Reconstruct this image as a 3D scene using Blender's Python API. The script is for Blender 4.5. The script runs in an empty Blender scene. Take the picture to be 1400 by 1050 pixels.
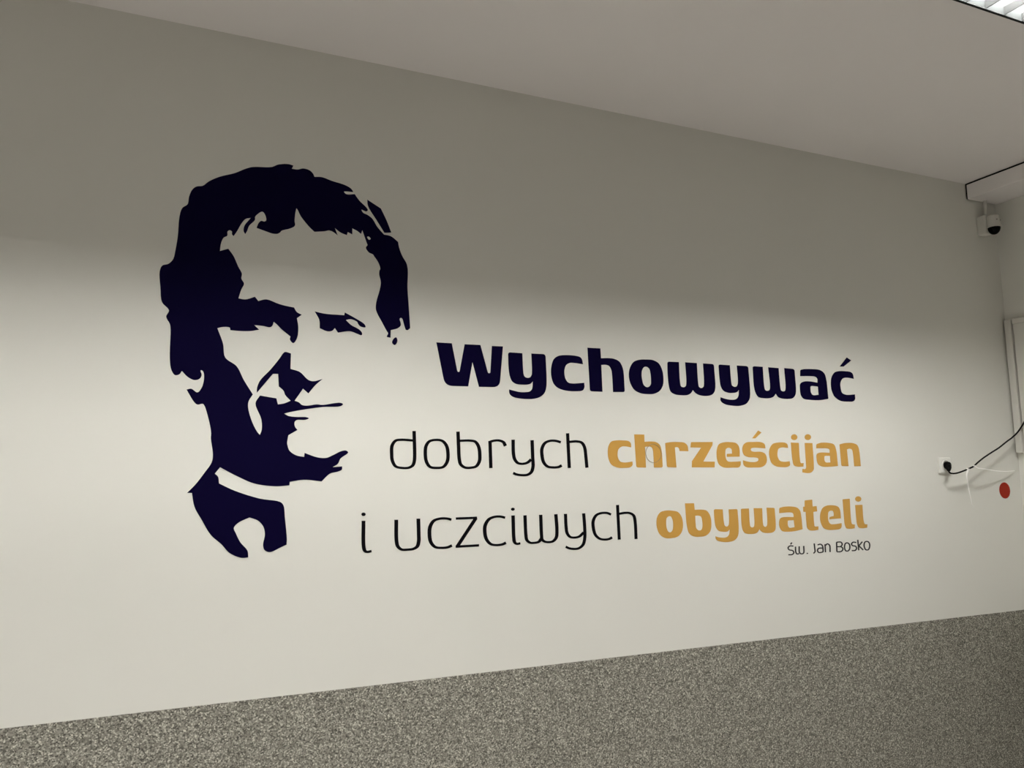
import bpy, bmesh, math, random
from mathutils import Vector, Matrix
from mathutils.geometry import tessellate_polygon

# ------------------------------------------------------------------ camera, world, exposure
SC = bpy.context.scene
COL = SC.collection
F_PX, CX, CY = 1051.0, 700.0, 525.0
YAW, PITCH, ROLL = 0.4066812, 0.12615319, -0.01202903
CAM = Vector((0.0, -2.75, 1.6))
_fw = Vector((math.sin(YAW) * math.cos(PITCH), math.cos(YAW) * math.cos(PITCH), math.sin(PITCH)))
_r0 = Vector((math.cos(YAW), -math.sin(YAW), 0)); _u0 = _r0.cross(_fw)
_rt = math.cos(ROLL) * _r0 + math.sin(ROLL) * _u0
_up = -math.sin(ROLL) * _r0 + math.cos(ROLL) * _u0
cd = bpy.data.cameras.new('camera'); cam = bpy.data.objects.new('camera', cd); COL.objects.link(cam)
cd.sensor_fit = 'HORIZONTAL'; cd.sensor_width = 36.0; cd.lens = F_PX / 1400.0 * 36.0; cd.clip_start = 0.02
cam.matrix_world = Matrix((( _rt.x, _up.x, -_fw.x, CAM.x), (_rt.y, _up.y, -_fw.y, CAM.y), (_rt.z, _up.z, -_fw.z, CAM.z), (0, 0, 0, 1)))
SC.camera = cam
w = bpy.data.worlds.new('world'); SC.world = w; w.use_nodes = True
w.node_tree.nodes['Background'].inputs[0].default_value = (0.5, 0.5, 0.5, 1)
w.node_tree.nodes['Background'].inputs[1].default_value = 0.0
vs = SC.view_settings
vs.view_transform = 'Standard'; vs.look = 'None'; vs.gamma = 1.0; vs.exposure = 0.0; vs.use_curve_mapping = False
TUBE_STRENGTH = 222.0
FILL_STRENGTH = 178.0

# ------------------------------------------------------------------ pixel -> place (a pixel gives a direction; the wall gives the distance)
def ray(x, y):
    return _rt * ((x - CX) / F_PX) + _up * (-(y - CY) / F_PX) + _fw
def on_wall(x, y, yy=0.0):
    r = ray(x, y); return CAM + r * ((yy - CAM.y) / r.y)

# ------------------------------------------------------------------ materials
def srgb(r, g, b):
    f = lambda c: (c / 255 / 12.92) if c / 255 <= 0.04045 else ((c / 255 + 0.055) / 1.055) ** 2.4
    return (f(r), f(g), f(b), 1)
def mat(name, col, rough=0.5, spec=0.5, metal=0.0, noise=0.0, nscale=6.0, bump=0.0, bscale=80.0):
    m = bpy.data.materials.new(name); m.use_nodes = True
    nt = m.node_tree; b = nt.nodes['Principled BSDF']
    b.inputs['Roughness'].default_value = rough; b.inputs['Metallic'].default_value = metal
    b.inputs['Specular IOR Level'].default_value = spec
    tc = nt.nodes.new('ShaderNodeTexCoord')
    n = nt.nodes.new('ShaderNodeTexNoise'); n.inputs['Scale'].default_value = nscale; n.inputs['Detail'].default_value = 4
    nt.links.new(tc.outputs['Object'], n.inputs['Vector'])
    mx = nt.nodes.new('ShaderNodeMix'); mx.data_type = 'RGBA'
    mx.inputs[6].default_value = tuple(c * (1 - noise) for c in col[:3]) + (1,)
    mx.inputs[7].default_value = tuple(min(1, c * (1 + noise)) for c in col[:3]) + (1,)
    nt.links.new(n.outputs['Fac'], mx.inputs[0]); nt.links.new(mx.outputs[2], b.inputs['Base Color'])
    if bump:
        n2 = nt.nodes.new('ShaderNodeTexNoise'); n2.inputs['Scale'].default_value = bscale; n2.inputs['Detail'].default_value = 3
        nt.links.new(tc.outputs['Object'], n2.inputs['Vector'])
        bp = nt.nodes.new('ShaderNodeBump'); bp.inputs['Strength'].default_value = bump; bp.inputs['Distance'].default_value = 0.002
        nt.links.new(n2.outputs['Fac'], bp.inputs['Height']); nt.links.new(bp.outputs['Normal'], b.inputs['Normal'])
    return m
def emit(name, col, s):
    m = bpy.data.materials.new(name); m.use_nodes = True
    b = m.node_tree.nodes['Principled BSDF']
    b.inputs['Base Color'].default_value = col; b.inputs['Emission Color'].default_value = col
    b.inputs['Emission Strength'].default_value = s
    return m
def speckle(name):
    m = bpy.data.materials.new(name); m.use_nodes = True
    nt = m.node_tree; b = nt.nodes['Principled BSDF']; b.inputs['Roughness'].default_value = 0.6
    b.inputs['Specular IOR Level'].default_value = 0.3
    tc = nt.nodes.new('ShaderNodeTexCoord')
    v = nt.nodes.new('ShaderNodeTexVoronoi'); v.inputs['Scale'].default_value = 255.0
    nt.links.new(tc.outputs['Object'], v.inputs['Vector'])
    sp = nt.nodes.new('ShaderNodeSeparateColor'); nt.links.new(v.outputs['Color'], sp.inputs[0])
    r = nt.nodes.new('ShaderNodeValToRGB'); e = r.color_ramp.elements
    e[0].position = 0.0; e[0].color = (0.075, 0.071, 0.059, 1)
    e[1].position = 1.0; e[1].color = (0.68, 0.66, 0.57, 1)
    k = e.new(0.35); k.color = (0.205, 0.196, 0.165, 1)
    k = e.new(0.8); k.color = (0.365, 0.35, 0.297, 1)
    nt.links.new(sp.outputs[0], r.inputs[0]); nt.links.new(r.outputs[0], b.inputs['Base Color'])
    bp = nt.nodes.new('ShaderNodeBump'); bp.inputs['Strength'].default_value = 0.25; bp.inputs['Distance'].default_value = 0.001
    nt.links.new(sp.outputs[1], bp.inputs['Height']); nt.links.new(bp.outputs['Normal'], b.inputs['Normal'])
    return m

M = dict(
    wall=mat('wall_paint', (0.775, 0.768, 0.712, 1), 0.75, 0.25, noise=0.012, nscale=3, bump=0.06, bscale=60),
    ceil=mat('ceiling_paint', (0.90, 0.865, 0.85, 1), 0.85, 0.2, noise=0.015, nscale=2, bump=0.05, bscale=50),
    dado=speckle('speckled_dado_plaster'),
    floor=mat('floor_vinyl', (0.43, 0.41, 0.385, 1), 0.5, 0.4, noise=0.08, nscale=9),
    navy=mat('navy_vinyl', (0.0036, 0.0022, 0.0225, 1), 0.6, 0.02, noise=0.05, nscale=4),
    black=mat('black_vinyl', (0.0045, 0.0042, 0.006, 1), 0.6, 0.03, noise=0.05),
    gold=mat('ochre_vinyl', (0.60, 0.335, 0.075, 1), 0.45, 0.25, noise=0.05, nscale=9),
    grey_ink=mat('dark_grey_vinyl', (0.035, 0.033, 0.032, 1), 0.5, 0.2),
    white=mat('white_plastic', (0.82, 0.81, 0.76, 1), 0.4, 0.4, noise=0.02),
    tie=mat('white_nylon', (0.95, 0.94, 0.90, 1), 0.4, 0.4),
    camw=mat('camera_white_plastic', (0.66, 0.65, 0.60, 1), 0.35, 0.4, noise=0.02),
    dark=mat('black_plastic', (0.004, 0.004, 0.004, 1), 0.5, 0.06),
    rubber=mat('black_cable_rubber', (0.004, 0.004, 0.004, 1), 0.5, 0.06),
    dome=mat('black_dome_glass', (0.001, 0.001, 0.001, 1), 0.2, 0.08),
    red=mat('red_vinyl', (0.36, 0.027, 0.012, 1), 0.6, 0.1, noise=0.04),
    ring=mat('ring_film', (0.32, 0.25, 0.13, 1), 0.3, 0.5),
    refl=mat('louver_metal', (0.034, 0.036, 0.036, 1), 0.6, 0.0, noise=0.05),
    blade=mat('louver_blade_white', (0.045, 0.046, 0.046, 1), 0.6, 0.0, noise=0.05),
    frame=mat('light_frame', (0.75, 0.75, 0.74, 1), 0.4, 0.4),
    gap_shadow=mat('black_gap_shadow', (0.006, 0.007, 0.006, 1), 0.7, 0.2),
    board=mat('board_surface', (0.70, 0.685, 0.63, 1), 0.4, 0.4, noise=0.02),
    absorber=mat('absorber_glass', (0.01, 0.011, 0.014, 1), 0.05, 0.5),
    tube=emit('tube_glow', (1.0, 0.985, 0.95, 1), TUBE_STRENGTH),
    tube_fill=emit('tube_glow_fill_row', (1.0, 0.985, 0.95, 1), FILL_STRENGTH),
)

# ------------------------------------------------------------------ object helpers
def link(name, me, m, parent=None):
    me.name = name
    o = bpy.data.objects.new(name, me); COL.objects.link(o)
    if m is not None: me.materials.append(m)
    if parent is not None:
        o.parent = parent; o.matrix_parent_inverse = parent.matrix_basis.inverted()
    return o
def obj(name, bm, m, parent=None, smooth=False):
    bmesh.ops.recalc_face_normals(bm, faces=bm.faces)
    me = bpy.data.meshes.new(name); bm.to_mesh(me); bm.free()
    if smooth:
        for p in me.polygons: p.use_smooth = True
    return link(name, me, m, parent)
def tag(o, label, cat, group=None):
    o['label'] = label; o['category'] = cat
    if group: o['group'] = group
    return o
def struct(o, label=None):
    o['kind'] = 'structure'
    if label: o['label'] = label
    return o
def thing(name, loc, label, cat, group=None):
    o = bpy.data.objects.new(name, None); COL.objects.link(o); o.location = loc; o.empty_display_size = 0.05
    return tag(o, label, cat, group)
def box(bm, a, b, bevel=0.0, seg=2):
    g = bmesh.ops.create_cube(bm, size=1.0)
    vs_ = g['verts']
    for v in vs_:
        v.co = Vector([(a[i] + b[i]) / 2 + v.co[i] * (b[i] - a[i]) for i in range(3)])
    if bevel:
        es = list({e for v in vs_ for e in v.link_edges})
        bmesh.ops.bevel(bm, geom=es, offset=bevel, segments=seg, affect='EDGES', profile=0.5)
def boxobj(name, a, b, m, parent=None, bevel=0.0):
    bm = bmesh.new(); box(bm, a, b, bevel); return obj(name, bm, m, parent)
def tube_mesh(bm, pts, rad, n=10, caps=True):
    rings = []; prev = None
    for i, p in enumerate(pts):
        t = (pts[min(i + 1, len(pts) - 1)] - pts[max(i - 1, 0)]).normalized()
        if prev is None:
            a = t.cross(Vector((0, 0, 1)));  a = a if a.length > 1e-3 else t.cross(Vector((1, 0, 0)))
        else:
            a = prev - t * prev.dot(t)
        a.normalize(); prev = a; b = t.cross(a)
        r = rad[i] if isinstance(rad, (list, tuple)) else rad
        rings.append([bm.verts.new(p + (a * math.cos(2 * math.pi * k / n) + b * math.sin(2 * math.pi * k / n)) * r) for k in range(n)])
    for A, B in zip(rings, rings[1:]):
        for k in range(n): bm.faces.new((A[k], A[(k + 1) % n], B[(k + 1) % n], B[k]))
    if caps: bm.faces.new(rings[0]); bm.faces.new(rings[-1][::-1])
def lathe(bm, prof, centre, axis='Z', n=32):
    rings = []
    for r, h in prof:
        ring = []
        for k in range(n):
            a = 2 * math.pi * k / n; c, s = r * math.cos(a), r * math.sin(a)
            q = Vector((c, s, h)) if axis == 'Z' else Vector((c, h, s))
            ring.append(bm.verts.new(centre + q))
        rings.append(ring)
    for A, B in zip(rings, rings[1:]):
        for k in range(n): bm.faces.new((A[k], A[(k + 1) % n], B[(k + 1) % n], B[k]))
    bm.faces.new(rings[0]); bm.faces.new(rings[-1][::-1])
def slab(bm, loops, front, back):
    """loops: lists of (u, v); front/back map (u, v) -> world Vector. Fills loops[0] minus the others."""
    tris = tessellate_polygon([[Vector((u, v, 0)) for u, v in L] for L in loops])
    flat = [p for L in loops for p in L]
    A = [bm.verts.new(front(*p)) for p in flat]; B = [bm.verts.new(back(*p)) for p in flat]
    for t in tris:
        try:
            bm.faces.new([A[i] for i in t]); bm.faces.new([B[i] for i in t[::-1]])
        except ValueError: pass
    k = 0
    for L in loops:
        n = len(L)
        for i in range(n):
            a, b = k + i, k + (i + 1) % n
            try: bm.faces.new((A[a], A[b], B[b], B[a]))
            except ValueError: pass
        k += n

# ------------------------------------------------------------------ outline language: "x,y" smooth, "x,yc" corner, "x,yr20" rounded corner, "P1:" switches frame
CROPS = {'W1': (590, 460, 14), 'W2': (685, 470, 11.667), 'W3': (795, 470, 11.667), 'W4': (905, 475, 10.769), 'W5': (1020, 480, 8.75),
         'G1': (825, 580, 11.667), 'G2': (935, 580, 11.667), 'G3': (1040, 580, 10), 'G4': (890, 670, 11.667), 'G5': (1000, 670, 12.727),
         'G6': (1090, 670, 12.727), 'A1': (1070, 732, 10.769), 'T1': (525, 580, 10), 'T2': (660, 580, 9.333), 'T3': (485, 690, 10),
         'T4': (615, 685, 10), 'T5': (745, 680, 10),
         'P1': (200, 210, 7), 'P2': (380, 210, 7), 'P3': (200, 350, 7), 'P4': (380, 350, 7), 'P5': (220, 490, 7), 'P6': (320, 470, 7), 'P7': (240, 600, 5.584)}
def parse(txt, crop=None):
    out = []
    for tok in txt.split():
        if tok.endswith(':'): crop = tok[:-1]; continue
        x0, y0, s = CROPS[crop]
        kind = None; rad = 0
        if tok.endswith('c'): kind = 'c'; tok = tok[:-1]
        elif 'r' in tok: tok, rad = tok.split('r'); rad = float(rad) / s; kind = 'r'
        x, y = (float(q) for q in tok.split(','))
        out.append((x0 + x / s, y0 + y / s, kind, rad))
    return out
def crom(P0, P1, P2, P3, n):
    d = lambda a, b: max(1e-6, math.hypot(b[0] - a[0], b[1] - a[1]) ** 0.5)
    t0 = 0; t1 = d(P0, P1); t2 = t1 + d(P1, P2); t3 = t2 + d(P2, P3); res = []
    for i in range(n):
        t = t1 + (t2 - t1) * i / n
        L = lambda a, b, ta, tb: tuple(((tb - t) * a[k] + (t - ta) * b[k]) / (tb - ta) for k in (0, 1))
        A1, A2, A3 = L(P0, P1, t0, t1), L(P1, P2, t1, t2), L(P2, P3, t2, t3)
        B1, B2 = L(A1, A2, t0, t2), L(A2, A3, t1, t3)
        res.append(L(B1, B2, t1, t2))
    return res
def smooth_path(pts, closed=True, seg=5):
    n = len(pts); q = []
    for i, (x, y, k, r) in enumerate(pts):
        if k == 'r':
            px, py = pts[i - 1][:2]; nx, ny = pts[(i + 1) % n][:2]
            la, lb = math.hypot(px - x, py - y), math.hypot(nx - x, ny - y)
            ra, rb = min(r, la * .48), min(r, lb * .48)
            a = (x + (px - x) * ra / la, y + (py - y) * ra / la); b = (x + (nx - x) * rb / lb, y + (ny - y) * rb / lb)
            for j in range(7):
                t = j / 6
                q.append(((1 - t) ** 2 * a[0] + 2 * t * (1 - t) * x + t * t * b[0], (1 - t) ** 2 * a[1] + 2 * t * (1 - t) * y + t * t * b[1], True))
        else: q.append((x, y, k == 'c'))
    n = len(q); out = []
    rng = range(n if closed else n - 1)
    for i in rng:
        p1, p2 = q[i], q[(i + 1) % n]
        if p1[2] and p2[2]: out.append(p1[:2]); continue
        p0 = q[i - 1] if (closed or i > 0) else None
        p3 = q[(i + 2) % n] if (closed or i + 2 < n) else None
        if p1[2] or p0 is None: p0 = (2 * p1[0] - p2[0], 2 * p1[1] - p2[1])
        if p2[2] or p3 is None: p3 = (2 * p2[0] - p1[0], 2 * p2[1] - p1[1])
        out += crom(p0, p1, p2, p3, seg)
    if not closed: out.append(q[-1][:2])
    return out
def ellipse(crop, cx, cy, rx, ry, n=28):
    x0, y0, s = CROPS[crop]
    return [(x0 + (cx + rx * math.cos(2 * math.pi * k / n)) / s, y0 + (cy + ry * math.sin(2 * math.pi * k / n)) / s) for k in range(n)]
VINYL = 0.0008
def vinyl(name, loops, m, parent, y=VINYL):
    bm = bmesh.new()
    slab(bm, loops, lambda u, v: on_wall(u, v, -y), lambda u, v: (lambda p: Vector((p.x, -0.00005, p.z)))(on_wall(u, v, -y)))
    return obj(name, bm, m, parent)
def stroke_loops(path, hx, hy, closed):
    n = len(path); Lf, Rt = [], []
    for i, p in enumerate(path):
        a = path[i - 1] if (closed or i > 0) else path[i]; b = path[(i + 1) % n] if (closed or i < n - 1) else path[i]
        tx, ty = b[0] - a[0], b[1] - a[1]; l = math.hypot(tx, ty) or 1; nx, ny = -ty / l, tx / l
        h = math.sqrt((hx * nx) ** 2 + (hy * ny) ** 2)
        Lf.append((p[0] + nx * h, p[1] + ny * h)); Rt.append((p[0] - nx * h, p[1] - ny * h))
    return Lf, Rt
def strokes(bm, crop, defs, hx, hy, y):
    s = CROPS[crop][2]
    for j, d in enumerate(defs):
        yy = y + j * 0.00006
        fr = lambda u, v: on_wall(u, v, -yy)
        bk = lambda u, v: (lambda p: Vector((p.x, -0.00005, p.z)))(on_wall(u, v, -yy))
        if isinstance(d, tuple):
            slab(bm, [ellipse(crop, *d)], fr, bk); continue
        closed = d.startswith('o '); d = d[2:] if closed else d
        path = smooth_path(parse(d, crop), closed, 6)
        Lf, Rt = stroke_loops(path, hx * 1.08 / s, hy * 1.08 / s, closed)
        n = len(path)
        A = [(bm.verts.new(fr(*Lf[i])), bm.verts.new(fr(*Rt[i])), bm.verts.new(bk(*Lf[i])), bm.verts.new(bk(*Rt[i]))) for i in range(n)]
        for i in range(n if closed else n - 1):
            a, b = A[i], A[(i + 1) % n]
            bm.faces.new((a[0], a[1], b[1], b[0])); bm.faces.new((a[0], b[0], b[2], a[2])); bm.faces.new((a[1], a[3], b[3], b[1]))
        if not closed:
            for q in (A[0], A[-1]): bm.faces.new((q[0], q[1], q[3], q[2]))

# ------------------------------------------------------------------ the room shell
XL, XR, YB, ZC, ZD = -4.2, 4.15, -6.4, 3.2, 0.903
struct(boxobj('wall_back', (XL - .1, 0, 0), (XR + .1, .12, ZC), M['wall']), 'pale painted wall carrying the portrait and lettering')
struct(boxobj('wall_right', (XR, YB, 0), (XR + .1, 0, ZC), M['wall']), 'pale painted end wall beyond the corner')
struct(boxobj('wall_left', (XL - .1, YB, 0), (XL, 0, ZC), M['wall']))
struct(boxobj('wall_front', (XL - .1, YB - .1, 0), (XR + .1, YB, ZC), M['wall']))
struct(boxobj('floor', (XL - .1, YB - .1, -.1), (XR + .1, .12, 0), M['floor']))
for i, (a, b) in enumerate((((XL + .002, -.003, 0), (XR - .002, 0, ZD)), ((XR - .003, YB, 0), (XR, -.003, ZD)), ((XL, YB, 0), (XL + .003, -.003, ZD)), ((XL + .003, YB, 0), (XR - .003, YB + .003, ZD)))):
    o = struct(boxobj('trim_%d' % (i + 1), a, b, M['dado'])); o['label'] = 'grey speckled plaster dado on the lower wall'
# dark window added out of view past the board to absorb bounce light
wf = bpy.data.objects.new('added_window_1', None); COL.objects.link(wf); wf.location = (XR, -3.6, 1.0); struct(wf, 'dark window with white frame, added unseen in the end wall to absorb bounce')
boxobj('added_window_pane', (XR - .012, -5.1, 1.0), (XR - .001, -1.62, 3.0), M['absorber'], wf)
for a, b in ((-5.16, -5.1), (-1.62, -1.56), (-3.39, -3.33)): boxobj('added_window_frame', (XR - .03, a, .94), (XR, b, 3.05), M['white'], wf)
for a, b in ((.94, 1.0), (3.0, 3.05)): boxobj('added_window_frame', (XR - .031, -5.16, a), (XR, -1.56, b), M['white'], wf)
# luminaire openings
LW, LL = 0.30, 1.26          # width (y) and length (x)
ROW1, FILL_ROW = -1.128, -2.55  # second row is added out of view as fill for the room
CENT = [2.64, 0.42, -1.95]
LIGHTS = [(x, ROW1) for x in CENT] + [(x, FILL_ROW) for x in (0.6, -1.9)]
bm = bmesh.new()
holes = [[(x - LL / 2, y), (x - LL / 2, y - LW), (x + LL / 2, y - LW), (x + LL / 2, y)] for x, y in LIGHTS]
slab(bm, [[(XL - .1, YB - .1), (XR + .1, YB - .1), (XR + .1, .12), (XL - .1, .12)]] + holes,
     lambda u, v: Vector((u, v, ZC)), lambda u, v: Vector((u, v, ZC + .12)))
struct(obj('ceiling', bm, M['ceil']), 'white painted ceiling')
# boxed-in duct along the end wall, under the ceiling, black strips put the shadow into its top and end gaps
bm = bmesh.new(); box(bm, (3.920, YB, 3.108), (XR, -.009, ZC - .009), 0.003, 2)
duct = struct(obj('trim_5', bm, M['ceil']), 'white boxed duct along the end wall under the ceiling')
boxobj('gap_shadow_strip', (3.924, YB, ZC - .010), (XR, -.009, ZC), M['gap_shadow'], duct)
boxobj('gap_shadow_strip', (3.924, -.010, 3.112), (3.94, 0, ZC), M['gap_shadow'], duct)

# ------------------------------------------------------------------ ceiling lights
def make_light(x, y, strength_mat, label, group):
    t = thing('ceiling_light', (x, y - LW / 2, ZC), label, 'ceiling light', group)
    x0, x1, y0, y1 = x - LL / 2, x + LL / 2, y - LW, y
    H = 0.10; e = 0.004
    bm = bmesh.new()   # open-bottomed housing
    for a, b in (((x0, y0, ZC + H), (x1, y1, ZC + H + .01)), ((x0, y0, ZC - .001), (x0 + e, y1, ZC + H)), ((x1 - e, y0, ZC - .001), (x1, y1, ZC + H)),
                 ((x0, y0, ZC - .001), (x1, y0 + e, ZC + H)), ((x0, y1 - e, ZC - .001), (x1, y1, ZC + H))): box(bm, a, b)
    obj('housing', bm, M['refl'], t)
    bm = bmesh.new(); g = .0045   # black strip painting the shadow gap around the opening
    for a, b in (((x0 - g, y0 - g, ZC - .002), (x1 + g, y0 + .001, ZC)), ((x0 - g, y1 - .001, ZC - .002), (x1 + g, y1 + g, ZC)),
                 ((x0 - g, y0, ZC - .002), (x0 + .001, y1, ZC)), ((x1 - .001, y0, ZC - .002), (x1 + g, y1, ZC))): box(bm, a, b)
    obj('edge_shadow_strip', bm, M['gap_shadow'], t)
    bm = bmesh.new()
    box(bm, (x0 + e, y0 + LW / 2 - .004, ZC - .001), (x1 - e, y0 + LW / 2 + .004, ZC + H)); obj('louver_divider', bm, M['refl'], t)
    n = 13
    for k in range(1, n):
        xx = x0 + LL * k / n
        for q in (0, 1):
            ya, yb = y0 + e + q * LW / 2, y0 + LW / 2 - .004 + q * LW / 2
            bm = bmesh.new()
            vs_ = [bm.verts.new(p) for p in ((xx - .0016, ya, ZC), (xx + .0016, ya, ZC), (xx + .0008, ya, ZC + .03), (xx - .0008, ya, ZC + .03),
                                            (xx - .0016, yb, ZC), (xx + .0016, yb, ZC), (xx + .0008, yb, ZC + .03), (xx - .0008, yb, ZC + .03))]
            for f in ((0, 1, 2, 3), (4, 5, 6, 7), (0, 1, 5, 4), (1, 2, 6, 5), (2, 3, 7, 6), (3, 0, 4, 7)): bm.faces.new([vs_[i] for i in f])
            obj('louver_blade', bm, M['blade'], t)
    for q in (0, 1):
        yc = y0 + LW / 4 + q * LW / 2
        bm = bmesh.new(); tube_mesh(bm, [Vector((x0 + .03, yc, ZC + .066)), Vector((x1 - .03, yc, ZC + .066))], 0.013, 12)
        tu = obj('tube', bm, strength_mat, t, smooth=False)
        for xx in (x0 + .005, x1 - .03):
            bm = bmesh.new(); tube_mesh(bm, [Vector((xx, yc, ZC + .066)), Vector((xx + .025, yc, ZC + .066))], 0.014, 12)
            obj('lamp_holder', bm, M['frame'], tu)
    return t
GRP = 'louvred ceiling lights'
for i, (x, y) in enumerate(LIGHTS):
    if i == 0: lab = 'louvred white ceiling light with black shadow-gap edge, beside the boxed duct'
    elif y == ROW1: lab = 'louvred ceiling light in the row along the lettered wall, away from the duct'
    else: lab = 'louvred ceiling light in the row added out of view for room fill'
    make_light(x, y, M['tube'] if y == ROW1 else M['tube_fill'], lab, GRP)

# ------------------------------------------------------------------ the portrait decal
HEAD = """P3: 128,150 152,92 210,75 250,40 268,0 P1: 270,970 300,800 318,600 345,520 395,485 410,410 440,345 480,315 540,308 600,265 700,222 850,185
950,145 1020,128 1200,128 1260,105 1330,98 P2: 60,98 110,102 148,115c 132,145c 190,152 240,142 300,158 335,190 350,222c 420,225 520,262 640,300 700,335
722,368c 655,362 632,364 655,388 735,388c 780,450 850,520 860,542 845,553 800,536 815,565 860,588 905,625 950,700 1015,775c 1080,790 1150,845c 1160,900
1190,980 P4: 1230,70 1243,130 1240,300 1250,450 1266,690c 1240,710 1222,705c 1205,650 1190,600 1176,592 1165,602 1175,640 1175,665 1150,690 1080,710c 1078,782c
1042,772 1055,740 1040,715 1000,640 940,520 940,450 975,320 985,250 970,180 972,140 980,120 960,60 920,0 P2: 910,965 870,945 842,900 858,875c
838,820 808,732c 795,768c 760,740 712,715c 712,773c 668,750c 660,780c 600,755 545,712c 572,782c 530,750 490,735 450,742 350,748c 300,700 220,600
190,540 177,522c 168,560 160,640 162,690 120,715 35,738 P1: 1280,755 1255,767 1210,765 1150,745 1055,710c 1075,665 1100,643 1130,650 1148,638 1135,580 1110,555
1070,575 1042,605 1040,635 985,690 965,740 947,770c 932,740 940,690 1000,615c 950,625 910,670 870,740 835,790c 820,770 820,745 797,733 778,745 775,785
740,805 715,860 705,932c 785,910c P3: 835,0 880,100 915,170 910,215 935,265 910,320 882,405c 950,415 1040,390c 1072,430c 1150,415 1260,455
P4: 60,473 155,493c 180,535 228,562c 182,595c 195,680 185,780 148,834 115,800 120,770c P3: 1300,705 1250,655 1220,630c 1205,670 1180,682 1120,670
1032,660c 1080,705c 1000,718 900,718 805,710c 798,685 740,678 680,690c 735,840 755,970 P5: 715,65 745,105 790,200 880,345c 840,410 835,470 870,600 920,700
947,732c 965,680 960,580 905,430 948,355c 1105,382c 1120,440c 1180,430 1242,405c 1190,350 1175,310 1128,268c 1122,148c 1072,148c 918,330c 920,280
950,210 1050,105 P6: 435,140 470,90 490,78 545,92c 540,240c 630,270 710,345 760,358 848,337c 780,395 712,475c 660,430c 580,545c 620,560 650,585 700,592
790,580 850,585 960,568 1020,565 1043,578 1020,597 850,605 650,632 530,655 480,668c 520,690 600,700 690,702 717,713 680,728 600,730 580,750 582,790
607,825c 520,875c 508,950 P7: 855,50 870,90 920,125 982,138c 985,107c 1080,140 1150,145 1200,125 1270,92 1305,90 1318,105 1260,150 1240,190 1200,216c
1272,210c 1270,235 1240,250 1180,265 1115,325c 980,312 872,328c 870,355c 760,362 600,340 480,290 340,217c 300,265c 325,290 332,340c 450,395 640,455
800,482 825,510 835,600 850,760 848,808c 800,830 720,865 680,850 668,810 682,730 670,670 630,625 565,600c 480,640 445,680 460,720 495,790 550,855
555,905c 500,908 410,870 350,805 270,735 200,620 145,520 125,413c 88,412c 150,350 220,260 275,180 285,120 270,0 P5: 480,700 440,520 415,450
400,435 350,442 320,420 245,298c 290,290 350,325 390,280 412,200 410,140 395,116 380,115 390,160 370,195 320,207 260,180 200,120c 180,150 135,160 100,110
P3: 225,980 232,700 225,650 190,580 217,520 150,440 135,300"""
p = thing('portrait_decal', on_wall(325, 762), 'dark navy vinyl portrait of a man with wavy hair and collar, stuck on wall', 'wall decal')
vinyl('head_and_collar_shape', [smooth_path(parse(HEAD)), smooth_path(parse("P2: 853,797 868,793 888,815 872,825"))], M['navy'], p)
vinyl('hair_strand', [smooth_path(parse("P2: 855,440c 985,525c 1040,640 1085,755c 1020,758c 940,630 862,500"))], M['navy'], p)
vinyl('eye', [smooth_path(parse("P4: 352,530c 450,552 635,566c 640,540c 740,595 830,655 838,682 790,674 768,650 758,630 700,605 650,612c 700,660 780,705 806,740 800,758 760,745 690,720 575,733c 545,690c 520,715 470,720 400,690c 395,610"))], M['navy'], p)
vinyl('fleck', [smooth_path(parse("P4: 1130,778 1143,800 1137,835 1118,852 1093,830 1105,795"))], M['navy'], p)

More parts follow.
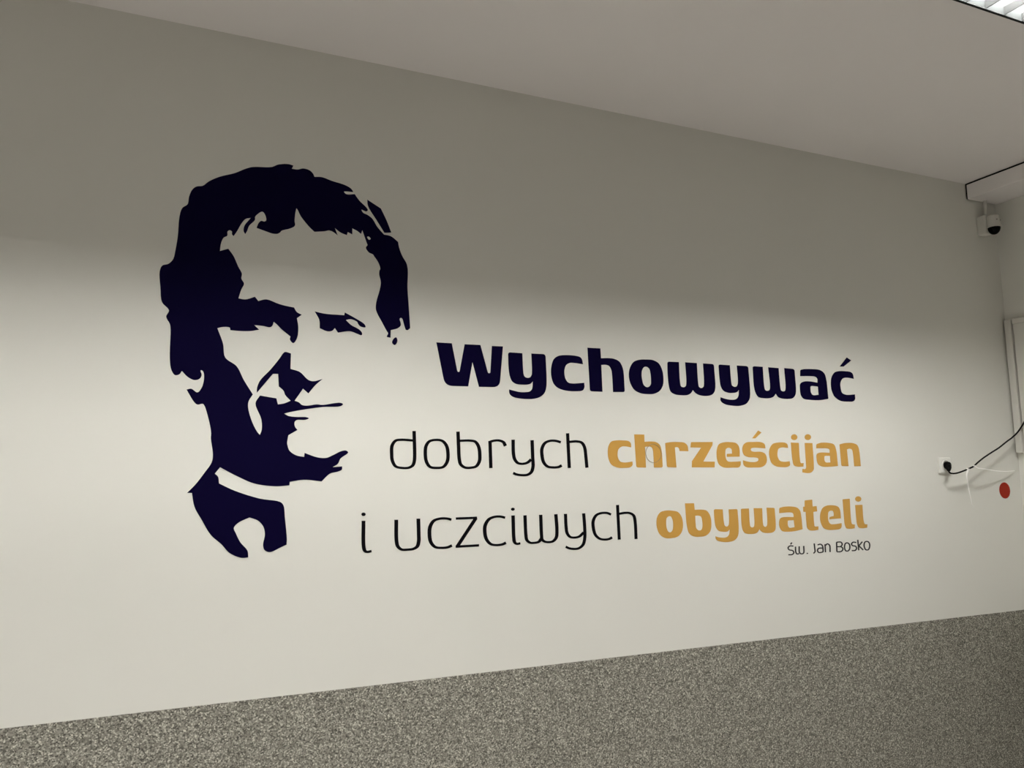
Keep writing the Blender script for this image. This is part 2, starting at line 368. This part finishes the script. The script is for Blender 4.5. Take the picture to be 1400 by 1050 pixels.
# ------------------------------------------------------------------ bold lettering: each letter one cut piece (accents and dots are its sub-parts)
def word(name, base_px, label, letters, m):
    t = thing(name, on_wall(*base_px), label, 'wall lettering')
    for crop, outer, inner, extra in letters:
        o = vinyl('letter', [smooth_path(parse(outer, crop))] + [smooth_path(parse(h, crop)) for h in inner], m, t)
        for ex in extra:
            lp = ellipse(crop, *ex[1:]) if isinstance(ex, tuple) else smooth_path(parse(ex, crop))
            vinyl('dot' if isinstance(ex, tuple) else 'accent', [lp], m, o)
    return t
word('bold_lettering', (612, 528), 'big bold navy lettering reading Wychowywać', [
    ('W1', "92,112c 388,130c 497,678r28 536,678r22 634,148c 936,162c 1082,704r24 1126,702r22 1156,182c 1368,190c 1304,972r130 908,964c 784,492c 702,956c 258,944r150", [], []),
    ('W2', "112,134r40 340,150c 355,440 365,500 385,530 425,543 465,533 487,500 494,450 484,155c 710,166r45 728,560 722,700 690,790 620,850 520,878 430,882 300,872 200,850 150,815 132,780 130,728c 220,752 310,770 400,770 460,758 495,720 508,598c 475,635 430,650 330,652 240,640 175,595 140,510 122,400", [], []),
    ('W2', "798,420 815,310 850,235 920,192 1040,180 1180,190 1262,212 1290,245 1308,327c 1180,308 1100,306 1040,340 1014,410 1012,480 1030,560 1070,615 1130,632 1328,622c 1330,700 1300,745 1200,758 1040,748 910,705 840,635 805,530", [], []),
    ('W3', "95,62c 302,74c 312,230c 430,228 520,240 600,280 645,350 670,440 692,770r30 504,770c 486,470 472,405 440,355 390,336 316,338c 336,766c 136,758r38", [], []),
    ('W3', "755,500 775,380 830,290 920,255 1030,250 1140,260 1230,310 1285,410 1308,540 1300,660 1250,750 1160,797 1060,803 950,790 850,740 785,640", ["960,500 968,420 1000,372 1040,368 1082,400 1102,480 1110,580 1105,650 1070,688 1030,688 990,650 970,580"], []),
    ('W4', "80,208r30 250,215c 268,520 282,572 318,586 348,572 360,530 342,218c 515,230c 535,530 548,582 580,597 610,582 620,535 605,235c 765,245r35 787,590 770,660 730,700 650,715 560,705 500,675 455,628c 430,670 380,700 290,705 190,690 130,650 105,580 85,400", [], []),
    ('W4', "832,250r30 1000,262c 1020,500 1032,558 1070,580 1100,572 1118,530 1102,265c 1270,275r35 1300,680 1290,760 1240,830 1150,860 1060,860 940,840 880,805 862,775 864,733c 930,755 1030,770 1095,758 1125,720 1134,625c 1100,660 1040,670 980,668 910,640 870,580 850,470", [], []),
    ('W5', "78,180r25 200,188c 218,420 230,465 255,475 280,465 288,425 265,193c 390,203c 410,430 420,470 443,482 465,476 474,440 457,203c 580,215r25 598,480 588,530 555,565 500,573 430,568 385,550 355,510c 330,545 290,562 220,565 150,550 115,500 95,420", [], []),
    ('W5', "648,224r18 700,215 790,215 880,225 935,265 960,340 986,572r12 880,587 760,583 690,570 658,530 645,450 650,390 690,365 760,362 855,378c 852,330 830,308 780,300 648,300c", ["768,414r28 860,424r8 868,522c 800,525 775,490"], []),
    ('W5', "1015,380 1025,310 1060,255 1110,240 1180,240 1250,250 1275,270 1290,332c 1200,318 1155,330 1130,380 1132,440 1150,500 1200,522 1303,518c 1305,575 1285,600 1220,605 1130,595 1060,545 1025,470", [], ["1120,185c 1205,75c 1258,112c 1168,185c"]),
], M['navy'])
word('bold_lettering', (845, 640), 'bold ochre lettering reading chrześcijan', [
    ('G1', "70,430 85,340 130,275 210,258 320,258 400,268 435,300 443,370c 350,352 290,357 240,400 225,470 235,540 270,595 340,610 463,595c 465,650 430,685 330,697 220,690 130,645 85,560", [], []),
    ('G1', "492,162c 652,165c 656,280c 760,275 840,285 900,330 930,430 947,690r30 806,690c 798,500 788,400 765,365 720,355 663,360c 680,692c 525,690r35", [], []),
    ('G1', "985,300r10 1070,285 1200,283 1290,295 1340,340 1356,430c 1218,428c 1205,385 1180,365 1140,370c 1165,690c 1015,685r30", [], []),
    ('G2', "115,285r15 460,283c 455,335c 310,595c 494,597c 490,688c 128,688c 130,590c 275,375c 105,370c", [], []),
    ('G2', "522,480 528,400 560,320 640,288 740,285 830,300 875,350 890,420 890,517c 685,520c 685,472r15 770,468c 762,400 740,380 705,376 672,395 662,450 670,540 700,590 800,597 908,590c 905,650 880,685 780,692 640,690 570,650 535,580", [], []),
    ('G2', "1302,385c 1100,376 1070,392 1072,420 1110,438 1230,440 1295,470 1325,550 1310,630 1250,680 1120,690 1000,685 955,650 943,575c 1040,600 1140,602 1185,580 1185,545 1130,530 1030,525 960,490 933,410 950,330 1000,290 1100,283 1230,286 1285,315", [], ["1088,225c 1185,100c 1238,132c 1140,225c"]),
    ('G3', "115,400 125,330 165,270 240,250 330,252 365,275 375,325c 290,318 245,335 230,390 235,450 265,500 330,513 397,505c 400,560 370,582 290,587 210,575 150,530 125,460", [], []),
    ('G3', "413,250c 522,255c 537,480 550,530 588,530c 585,580c 500,580 455,560 435,490", [], [('d', 459, 177, 43, 40)]),
    ('G3', "602,255c 708,258c 728,560 725,620 690,660 630,668 570,657c 572,610c 610,612 622,590 620,540", [], [('d', 645, 177, 44, 40)]),
    ('G3', "762,272r15 830,252 930,255 1000,275 1030,340 1058,572r10 960,580 840,578 785,545 765,470 768,410 810,388 945,390c 940,345 910,330 850,328 762,328c", ["870,432r20 948,432c 955,522c 890,520 872,490"], []),
    ('G3', "1078,275r12 1150,258 1260,258 1320,285 1345,350 1370,574c 1280,576c 1262,400 1250,350 1225,335 1195,338 1180,345c 1202,574c 1105,572r20", [], []),
], M['gold'])
word('bold_lettering', (915, 736), 'bold ochre lettering reading obywateli', [
    ('G4', "88,540 100,430 150,355 230,328 340,328 430,350 490,430 512,560 490,670 430,740 320,768 220,762 140,705 102,620", ["243,530 250,450 280,420 315,420 345,470 355,560 345,640 310,675 275,660 250,600"], []),
    ('G4', "543,212c 688,210c 698,315c 820,312 890,330 945,410 965,550 945,660 880,725 780,745 680,738 610,690 575,580", ["706,410c 760,408 800,425 820,500 820,600 800,638 760,642 725,610 714,540"], []),
    ('G4', "1003,305r30 1145,308c 1165,520 1182,572 1215,582 1238,560 1247,500 1240,308c 1380,303r25 1400,600 1388,730 1335,800 1240,828 1130,825 1060,805 1035,775 1030,737c 1090,755 1180,758 1225,740 1250,700 1257,628c 1220,660 1150,665 1080,650 1035,590 1013,470", [], []),
    ('G5', "166,325r25 305,320c 320,580 332,635 362,650 390,640 402,590 388,315c 535,315c 550,580 562,625 590,640 615,625 625,580 612,306c 752,310r25 772,640 760,700 720,735 630,748 560,740 515,715 487,680c 460,730 420,755 320,765 240,750 200,700 178,600", [], []),
    ('G5', "833,310r25 920,290 1050,286 1140,305 1195,360 1215,450 1240,682r12 1120,712 980,725 890,715 845,660 830,570 850,495 900,472 1085,470c 1080,420 1060,395 1010,388 833,402c", ["978,530r20 1085,525c 1100,645c 1010,655 985,620"], []),
    ('G6', "130,180r12 262,165r12 268,285c 338,278r10 348,370c 280,380c 295,580 305,630 370,632c 368,690c 290,705 220,700 175,660 160,560 147,380c 106,378c 103,290c 130,288c", [], []),
    ('G6', "398,480 408,390 445,310 520,270 630,265 710,290 745,350 760,492c 560,508c 562,470r15 637,450c 635,400 620,365 580,358 545,380 535,450 545,540 580,588 660,592 772,575c 772,640 745,675 650,690 540,692 460,660 412,570", [], []),
    ('G6', "788,160r15 914,150r10 940,540 955,590 1003,600c 1000,665c 920,675 860,665 830,610 815,480", [], []),
    ('G6', "1008,260c 1135,256c 1155,530 1175,590 1222,595c 1217,655c 1130,665 1070,650 1040,590 1025,470", [], [('d', 1062, 155, 53, 47)]),
], M['gold'])

# ------------------------------------------------------------------ thin lettering: pen strokes
def thin(name, base_px, label, letters, m):
    t = thing(name, on_wall(*base_px), label, 'wall lettering')
    for crop, hx, hy, defs in letters:
        bm = bmesh.new(); strokes(bm, crop, defs, hx, hy, VINYL); obj('letter', bm, m, t)
thin('thin_lettering', (550, 641), 'thin black lettering reading dobrych', [
    ('T1', 22, 15, ["412,92c 415,215 420,430 415,500 395,560 340,594 240,597 160,575 115,500 105,400 112,290 160,225 240,212 395,222"]),
    ('T1', 22, 15, ["o 565,400 575,300 620,235 715,214 800,230 855,295 875,400 865,510 810,583 720,597 630,582 580,510"]),
    ('T1', 22, 15, ["1012,100c 1020,300 1030,480 1050,550 1110,592 1190,594 1260,575 1303,510 1310,420 1295,310 1250,240 1180,224 1035,226"]),
    ('T2', 20, 14, ["93,212c 104,560c", "93,224 150,209 210,208 265,230 290,278c"]),
    ('T2', 20, 14, ["388,197c 393,380 410,450 450,495 510,505 570,490 618,450", "630,203c 638,420 642,540 620,610 570,645 500,650 430,640 388,622"]),
    ('T2', 20, 14, ["997,230 930,212 860,212 795,240 757,310 757,400 780,490 830,540 900,551 970,545 1008,525"]),
    ('T2', 19, 14, ["1083,115c 1105,558c", "1105,225 1200,219 1262,235 1298,290 1315,400 1330,555c"]),
], M['black'])
thin('thin_lettering', (500, 755), 'lone thin black letter i standing before the word uczciwych', [
    ('T3', 24, 15, ["120,220c 123,580 140,630 170,645 230,635", (120, 131, 30, 24)]),
], M['black'])
thin('thin_lettering', (560, 752), 'thin black lettering reading uczciwych', [
    ('T3', 24, 15, ["568,205c 572,500 590,570 640,612 720,615 800,605 855,570 875,500 875,400 870,190c"]),
    ('T3', 24, 15, ["1322,205 1260,190 1170,190 1080,222 1032,300 1022,400 1040,510 1100,578 1190,590 1270,582 1330,558"]),
    ('T4', 24, 15, ["82,240c 372,229c", "360,228c 102,622c", "80,624c 400,606c"]),
    ('T4', 23, 15, ["757,228 690,213 610,217 535,250 485,330 478,420 500,520 560,588 640,603 720,592 768,570"]),
    ('T4', 22, 14, ["865,197c 875,500 885,560 915,585 965,578", (862, 112, 26, 21)]),
    ('T4', 21, 14, ["1028,195c 1042,480 1055,535 1100,570 1150,572 1215,558 1250,515", "1243,188c 1255,480 1262,525 1300,555 1360,562 1410,550 1455,500 1465,400 1450,180c"]),
    ('T5', 20, 14, ["282,225c 290,400 305,490 345,540 400,550 470,535 530,480", "530,218c 545,420 545,560 520,650 460,697 390,704 330,695 285,675"]),
    ('T5', 20, 14, ["905,235 850,213 770,215 702,245 662,320 662,410 690,510 750,565 820,577 880,568 920,547"]),
    ('T5', 19, 14, ["993,103c 1017,578c", "1015,225 1090,212 1160,215 1215,250 1235,340 1247,570c"]),
], M['black'])
thin('small_lettering', (1080, 760), 'small thin grey attribution line under the ochre lettering', [
    ('A1', 9, 8, ["160,158 110,155 82,180 95,210 150,225 165,255 145,280 85,285", "118,132c 138,105c"]),
    ('A1', 9, 8, ["190,165c 195,245 212,272 243,268", "245,160c 250,252 272,270 308,262 312,155c"]),
    ('A1', 9, 8, [(365, 265, 11, 9)]),
    ('A1', 9, 8, ["465,118c 475,200 477,240 455,265"]),
    ('A1', 9, 8, ["515,140 560,130 588,155 598,245c", "592,185 530,192 515,225 535,252 598,243"]),
    ('A1', 9, 8, ["625,130c 632,248c", "628,150 660,125 692,145 700,245c"]),
    ('A1', 9, 8, ["795,100c 800,240c", "795,100 860,100 878,130 860,160 800,167", "850,163 885,185 885,215 860,237 800,242"]),
    ('A1', 9, 8, ["o 912,175 925,120 955,110 985,135 988,195 965,228 930,225"]),
    ('A1', 9, 8, ["1085,105 1040,100 1015,125 1030,150 1075,160 1090,190 1070,220 1020,225"]),
    ('A1', 9, 8, ["1107,65c 1122,220c", "1175,92c 1118,160c", "1125,155c 1188,215c"]),
    ('A1', 9, 8, ["o 1200,150 1212,100 1245,88 1275,110 1282,165 1262,210 1225,210"]),
], M['grey_ink'])

# ------------------------------------------------------------------ faint ring on the ochre h
c = on_wall(893.3, 619.9); bm = bmesh.new()
R_ = 0.5 * ((on_wall(903.5, 619.9) - on_wall(883.1, 619.9)).length * 0.5 + (on_wall(893.3, 632.8) - on_wall(893.3, 607)).length * 0.5)
tube_mesh(bm, [c + Vector((R_ * math.cos(a), -VINYL - .0004, R_ * math.sin(a))) for a in [2 * math.pi * k / 40 for k in range(41)]], 0.0011, 6)
tag(obj('ring_mark', bm, M['ring'], smooth=True), 'thin faint ring stuck over the ochre letter h', 'ring')

# ------------------------------------------------------------------ red round sticker
c = on_wall(1373.5, 670.5); bm = bmesh.new()
lathe(bm, [(0.0425, -.0002), (0.0425, -.0012), (0.041, -.0016)], Vector((c.x, 0, c.z)), 'Y', 40)
tag(obj('round_sticker', bm, M['red']), 'round red sticker on the wall below the cable', 'sticker')

# ------------------------------------------------------------------ wall socket
SD = -.013
c0 = on_wall(1284.2, 625.5, SD)
sx0, sx1, sz1, sz0 = c0.x, c0.x + .084, c0.z, c0.z - .080
sc = Vector(((sx0 + sx1) / 2, 0, (sz0 + sz1) / 2))
t = thing('wall_socket', (sc.x, 0, sc.z), 'white wall socket with a black plug in it', 'socket')
boxobj('body', (sx0, SD + .002, sz0), (sx1, 0, sz1), M['white'], t, .003)
boxobj('cover_plate', (sx0 + .005, SD, sz0 + .005), (sx1 - .005, SD + .002, sz1 - .005), M['white'], t, .0008)
bm = bmesh.new(); lathe(bm, [(.029, SD + .001), (.029, SD - .003), (.0275, SD - .004), (.0225, SD - .004), (.0215, SD + .0005), (.02, SD + .0005)], Vector((sc.x, 0, sc.z)), 'Y', 32)
obj('socket_ring', bm, M['white'], t, True)

# ------------------------------------------------------------------ power cable with plug
pc = Vector((sc.x, SD, sc.z))
t = thing('power_cable', pc, 'black power cable with plug sagging from the wall socket towards the board', 'cable')
bm = bmesh.new()
lathe(bm, [(.0175, .0), (.0185, -.004), (.0190, -.012), (.0175, -.019), (.012, -.023), (.004, -.0245)], pc, 'Y', 24)
e0 = on_wall(1297.3, 644.5, -.045)
tube_mesh(bm, [pc + Vector((0, -.011, 0)), (pc + Vector((0, -.013, 0))).lerp(e0, .4), (pc + Vector((0, -.015, 0))).lerp(e0, .75), e0], [.0165, .0145, .0095, .0042], 14)
obj('plug', bm, M['dark'], t, True)
cable = [(1297.3, 644.5, -.045), (1299, 646.5, -.048), (1303, 647.4, -.054), (1309, 646.6, -.061), (1316, 644.3, -.065), (1324, 641, -.067), (1331, 637.5, -.067), (1338, 631.3, -.066),
         (1346, 625.0, -.064), (1356, 618.4, -.062), (1366, 612, -.06), (1376, 604, -.058), (1384, 598, -.056), (1392, 590, -.055), (1400, 577.5, -.056), (1406, 565, -.07), (1410, 555, -.10)]
def cable_pt(x, y, yy):
    q = on_wall(x, y, yy)
    if q.x > 4.106:
        r = ray(x, y); q = CAM + r * ((4.106 - CAM.x) / r.x)
    return q
K = [cable_pt(*q) for q in cable] + [Vector((4.104, -.2, 2.06))]
def cr3(P, seg=6):
    out = []
    for i in range(len(P) - 1):
        a, b = P[max(i - 1, 0)], P[min(i + 2, len(P) - 1)]
        for k in range(seg):
            s = k / seg; p1, p2 = P[i], P[i + 1]
            out.append(0.5 * ((2 * p1) + (p2 - a) * s + (2 * a - 5 * p1 + 4 * p2 - b) * s * s + (3 * p1 - a - 3 * p2 + b) * s ** 3))
    return out + [P[-1]]
bm = bmesh.new(); tube_mesh(bm, cr3(K), 0.0040, 10); obj('cord', bm, M['rubber'], t, True)

# ------------------------------------------------------------------ cable ties
def strip(bm, pts, wd, th):
    side = Vector((0, -.8, .6)); rows = []
    for i, p in enumerate(pts):
        d = (pts[min(i + 1, len(pts) - 1)] - pts[max(i - 1, 0)]).normalized()
        n = side.cross(d).normalized(); b = d.cross(n).normalized()
        k = wd * (1 - .5 * i / (len(pts) - 1))
        rows.append([bm.verts.new(p + n * sx * k / 2 + b * sy * th / 2) for sx, sy in ((-1, -1), (1, -1), (1, 1), (-1, 1))])
    for A, B in zip(rows, rows[1:]):
        for k in range(4): bm.faces.new((A[k], A[(k + 1) % 4], B[(k + 1) % 4], B[k]))
    bm.faces.new(rows[0]); bm.faces.new(rows[-1][::-1])
def tie(at_px, d_px, tail, label):
    c = on_wall(*at_px); d = (on_wall(*d_px) - c).normalized()
    t = thing('cable_tie', c, label, 'cable tie', 'white cable ties on the black cable')
    a = d.cross(Vector((0, -1, 0))).normalized(); b = d.cross(a)
    bm = bmesh.new()
    n = 20; rows = []
    for k in range(n):
        th = 2 * math.pi * k / n; rd = a * math.cos(th) + b * math.sin(th)
        rows.append([bm.verts.new(c + rd * r + d * h) for r, h in ((.0043, -.004), (.0060, -.004), (.0060, .004), (.0043, .004))])
    for k in range(n):
        A, B = rows[k], rows[(k + 1) % n]
        for j in range(4): bm.faces.new((A[j], A[(j + 1) % 4], B[(j + 1) % 4], B[j]))
    obj('loop', bm, M['tie'], t)
    h = c + Vector((0, -.0065, 0)); bm = bmesh.new(); box(bm, h - Vector((.005, .004, .0045)), h + Vector((.005, .002, .0045)), .001); obj('head', bm, M['tie'], t)
    bm = bmesh.new(); strip(bm, cr3([h] + [on_wall(*q) for q in tail], 5), .0085, .0016); obj('tail', bm, M['tie'], t)
tie((1331, 637.5, -.067), (1335, 634, -.067), [(1337, 640, -.072), (1347, 641.3, -.07), (1362, 643.8, -.05), (1376, 644.6, -.03), (1387, 643.5, -.012)], 'white cable tie with its long tail sticking out sideways along the cable')
tie((1322, 641.9, -.068), (1326, 640.2, -.068), [(1321.8, 648, -.078), (1322.3, 655, -.08), (1324.5, 668, -.08), (1327, 680, -.078), (1329, 691, -.075)], 'white cable tie with its long tail hanging down from the cable')

# ------------------------------------------------------------------ security camera under the duct
cc = on_wall(1358.8, 309.5, -.07)
t = thing('security_camera', (cc.x, 0, cc.z), 'small white dome security camera on the wall below the duct', 'camera')
b0, b1 = on_wall(1342.2, 295, -.035), on_wall(1352, 321.5, -.035)
boxobj('mounting_box', (b0.x, -.05, b1.z), (cc.x + .02, 0, b0.z + .002), M['camw'], t, .008)
bm = bmesh.new()
lathe(bm, [(.019, .060), (.027, .058), (.030, .052), (.0335, .0), (.0345, -.006), (.033, -.008), (.031, -.004)], cc, 'Z', 36)
hs = obj('housing', bm, M['camw'], t, True)
bm = bmesh.new()
lathe(bm, [(.0352, .0), (.0362, -.003), (.0362, -.006), (.0345, -.008), (.031, -.008), (.030, .0)], cc, 'Z', 36)
obj('rim', bm, M['camw'], t, True)
bm = bmesh.new()
lathe(bm, [(.0315 * math.cos(a), -.006 - .040 * math.sin(a)) for a in [math.pi / 2 * k / 10 * .995 for k in range(11)]], cc, 'Z', 36)
obj('dome', bm, M['dome'], t, True)
for a in (-2.0, -.9, .2):
    q = cc + Vector((.0315 * math.cos(a), .0315 * math.sin(a), .030)); bm = bmesh.new()
    bmesh.ops.create_icosphere(bm, subdivisions=1, radius=.0032)
    for v in bm.verts: v.co += q
    obj('screw', bm, M['dark'], hs)
q0 = on_wall(1347, 279, -.03); q1 = on_wall(1347, 296, -.03)
bm = bmesh.new(); tube_mesh(bm, [Vector((q0.x, -.03, 3.112)), Vector((q0.x, -.03, 3.07)), Vector((q1.x, -.03, b0.z - .01))], .009, 12)
obj('conduit', bm, M['camw'], t, True)

# ------------------------------------------------------------------ white board on the end wall
t = thing('wall_board', (XR, -.75, 1.72), 'white framed board on the end wall next to the corner', 'board')
bx0, by1, by0, bz0, bz1 = XR - .03, -.012, -1.5, 1.72, 2.445
boxobj('frame_stile', (bx0, by1 - .036, bz0), (XR, by1, bz1), M['board'], t, .003)
boxobj('frame_stile', (bx0, by0, bz0), (XR, by0 + .036, bz1), M['board'], t, .003)
boxobj('frame_rail', (bx0, by0 + .036, bz1 - .03), (XR, by1 - .043, bz1), M['board'], t, .003)
boxobj('frame_rail', (bx0, by0 + .036, bz0), (XR, by1 - .043, bz0 + .03), M['board'], t, .003)
boxobj('panel', (bx0 + .008, by0 + .036, bz0 + .03), (XR - .004, by1 - .043, bz1 - .03), M['board'], t, .001)
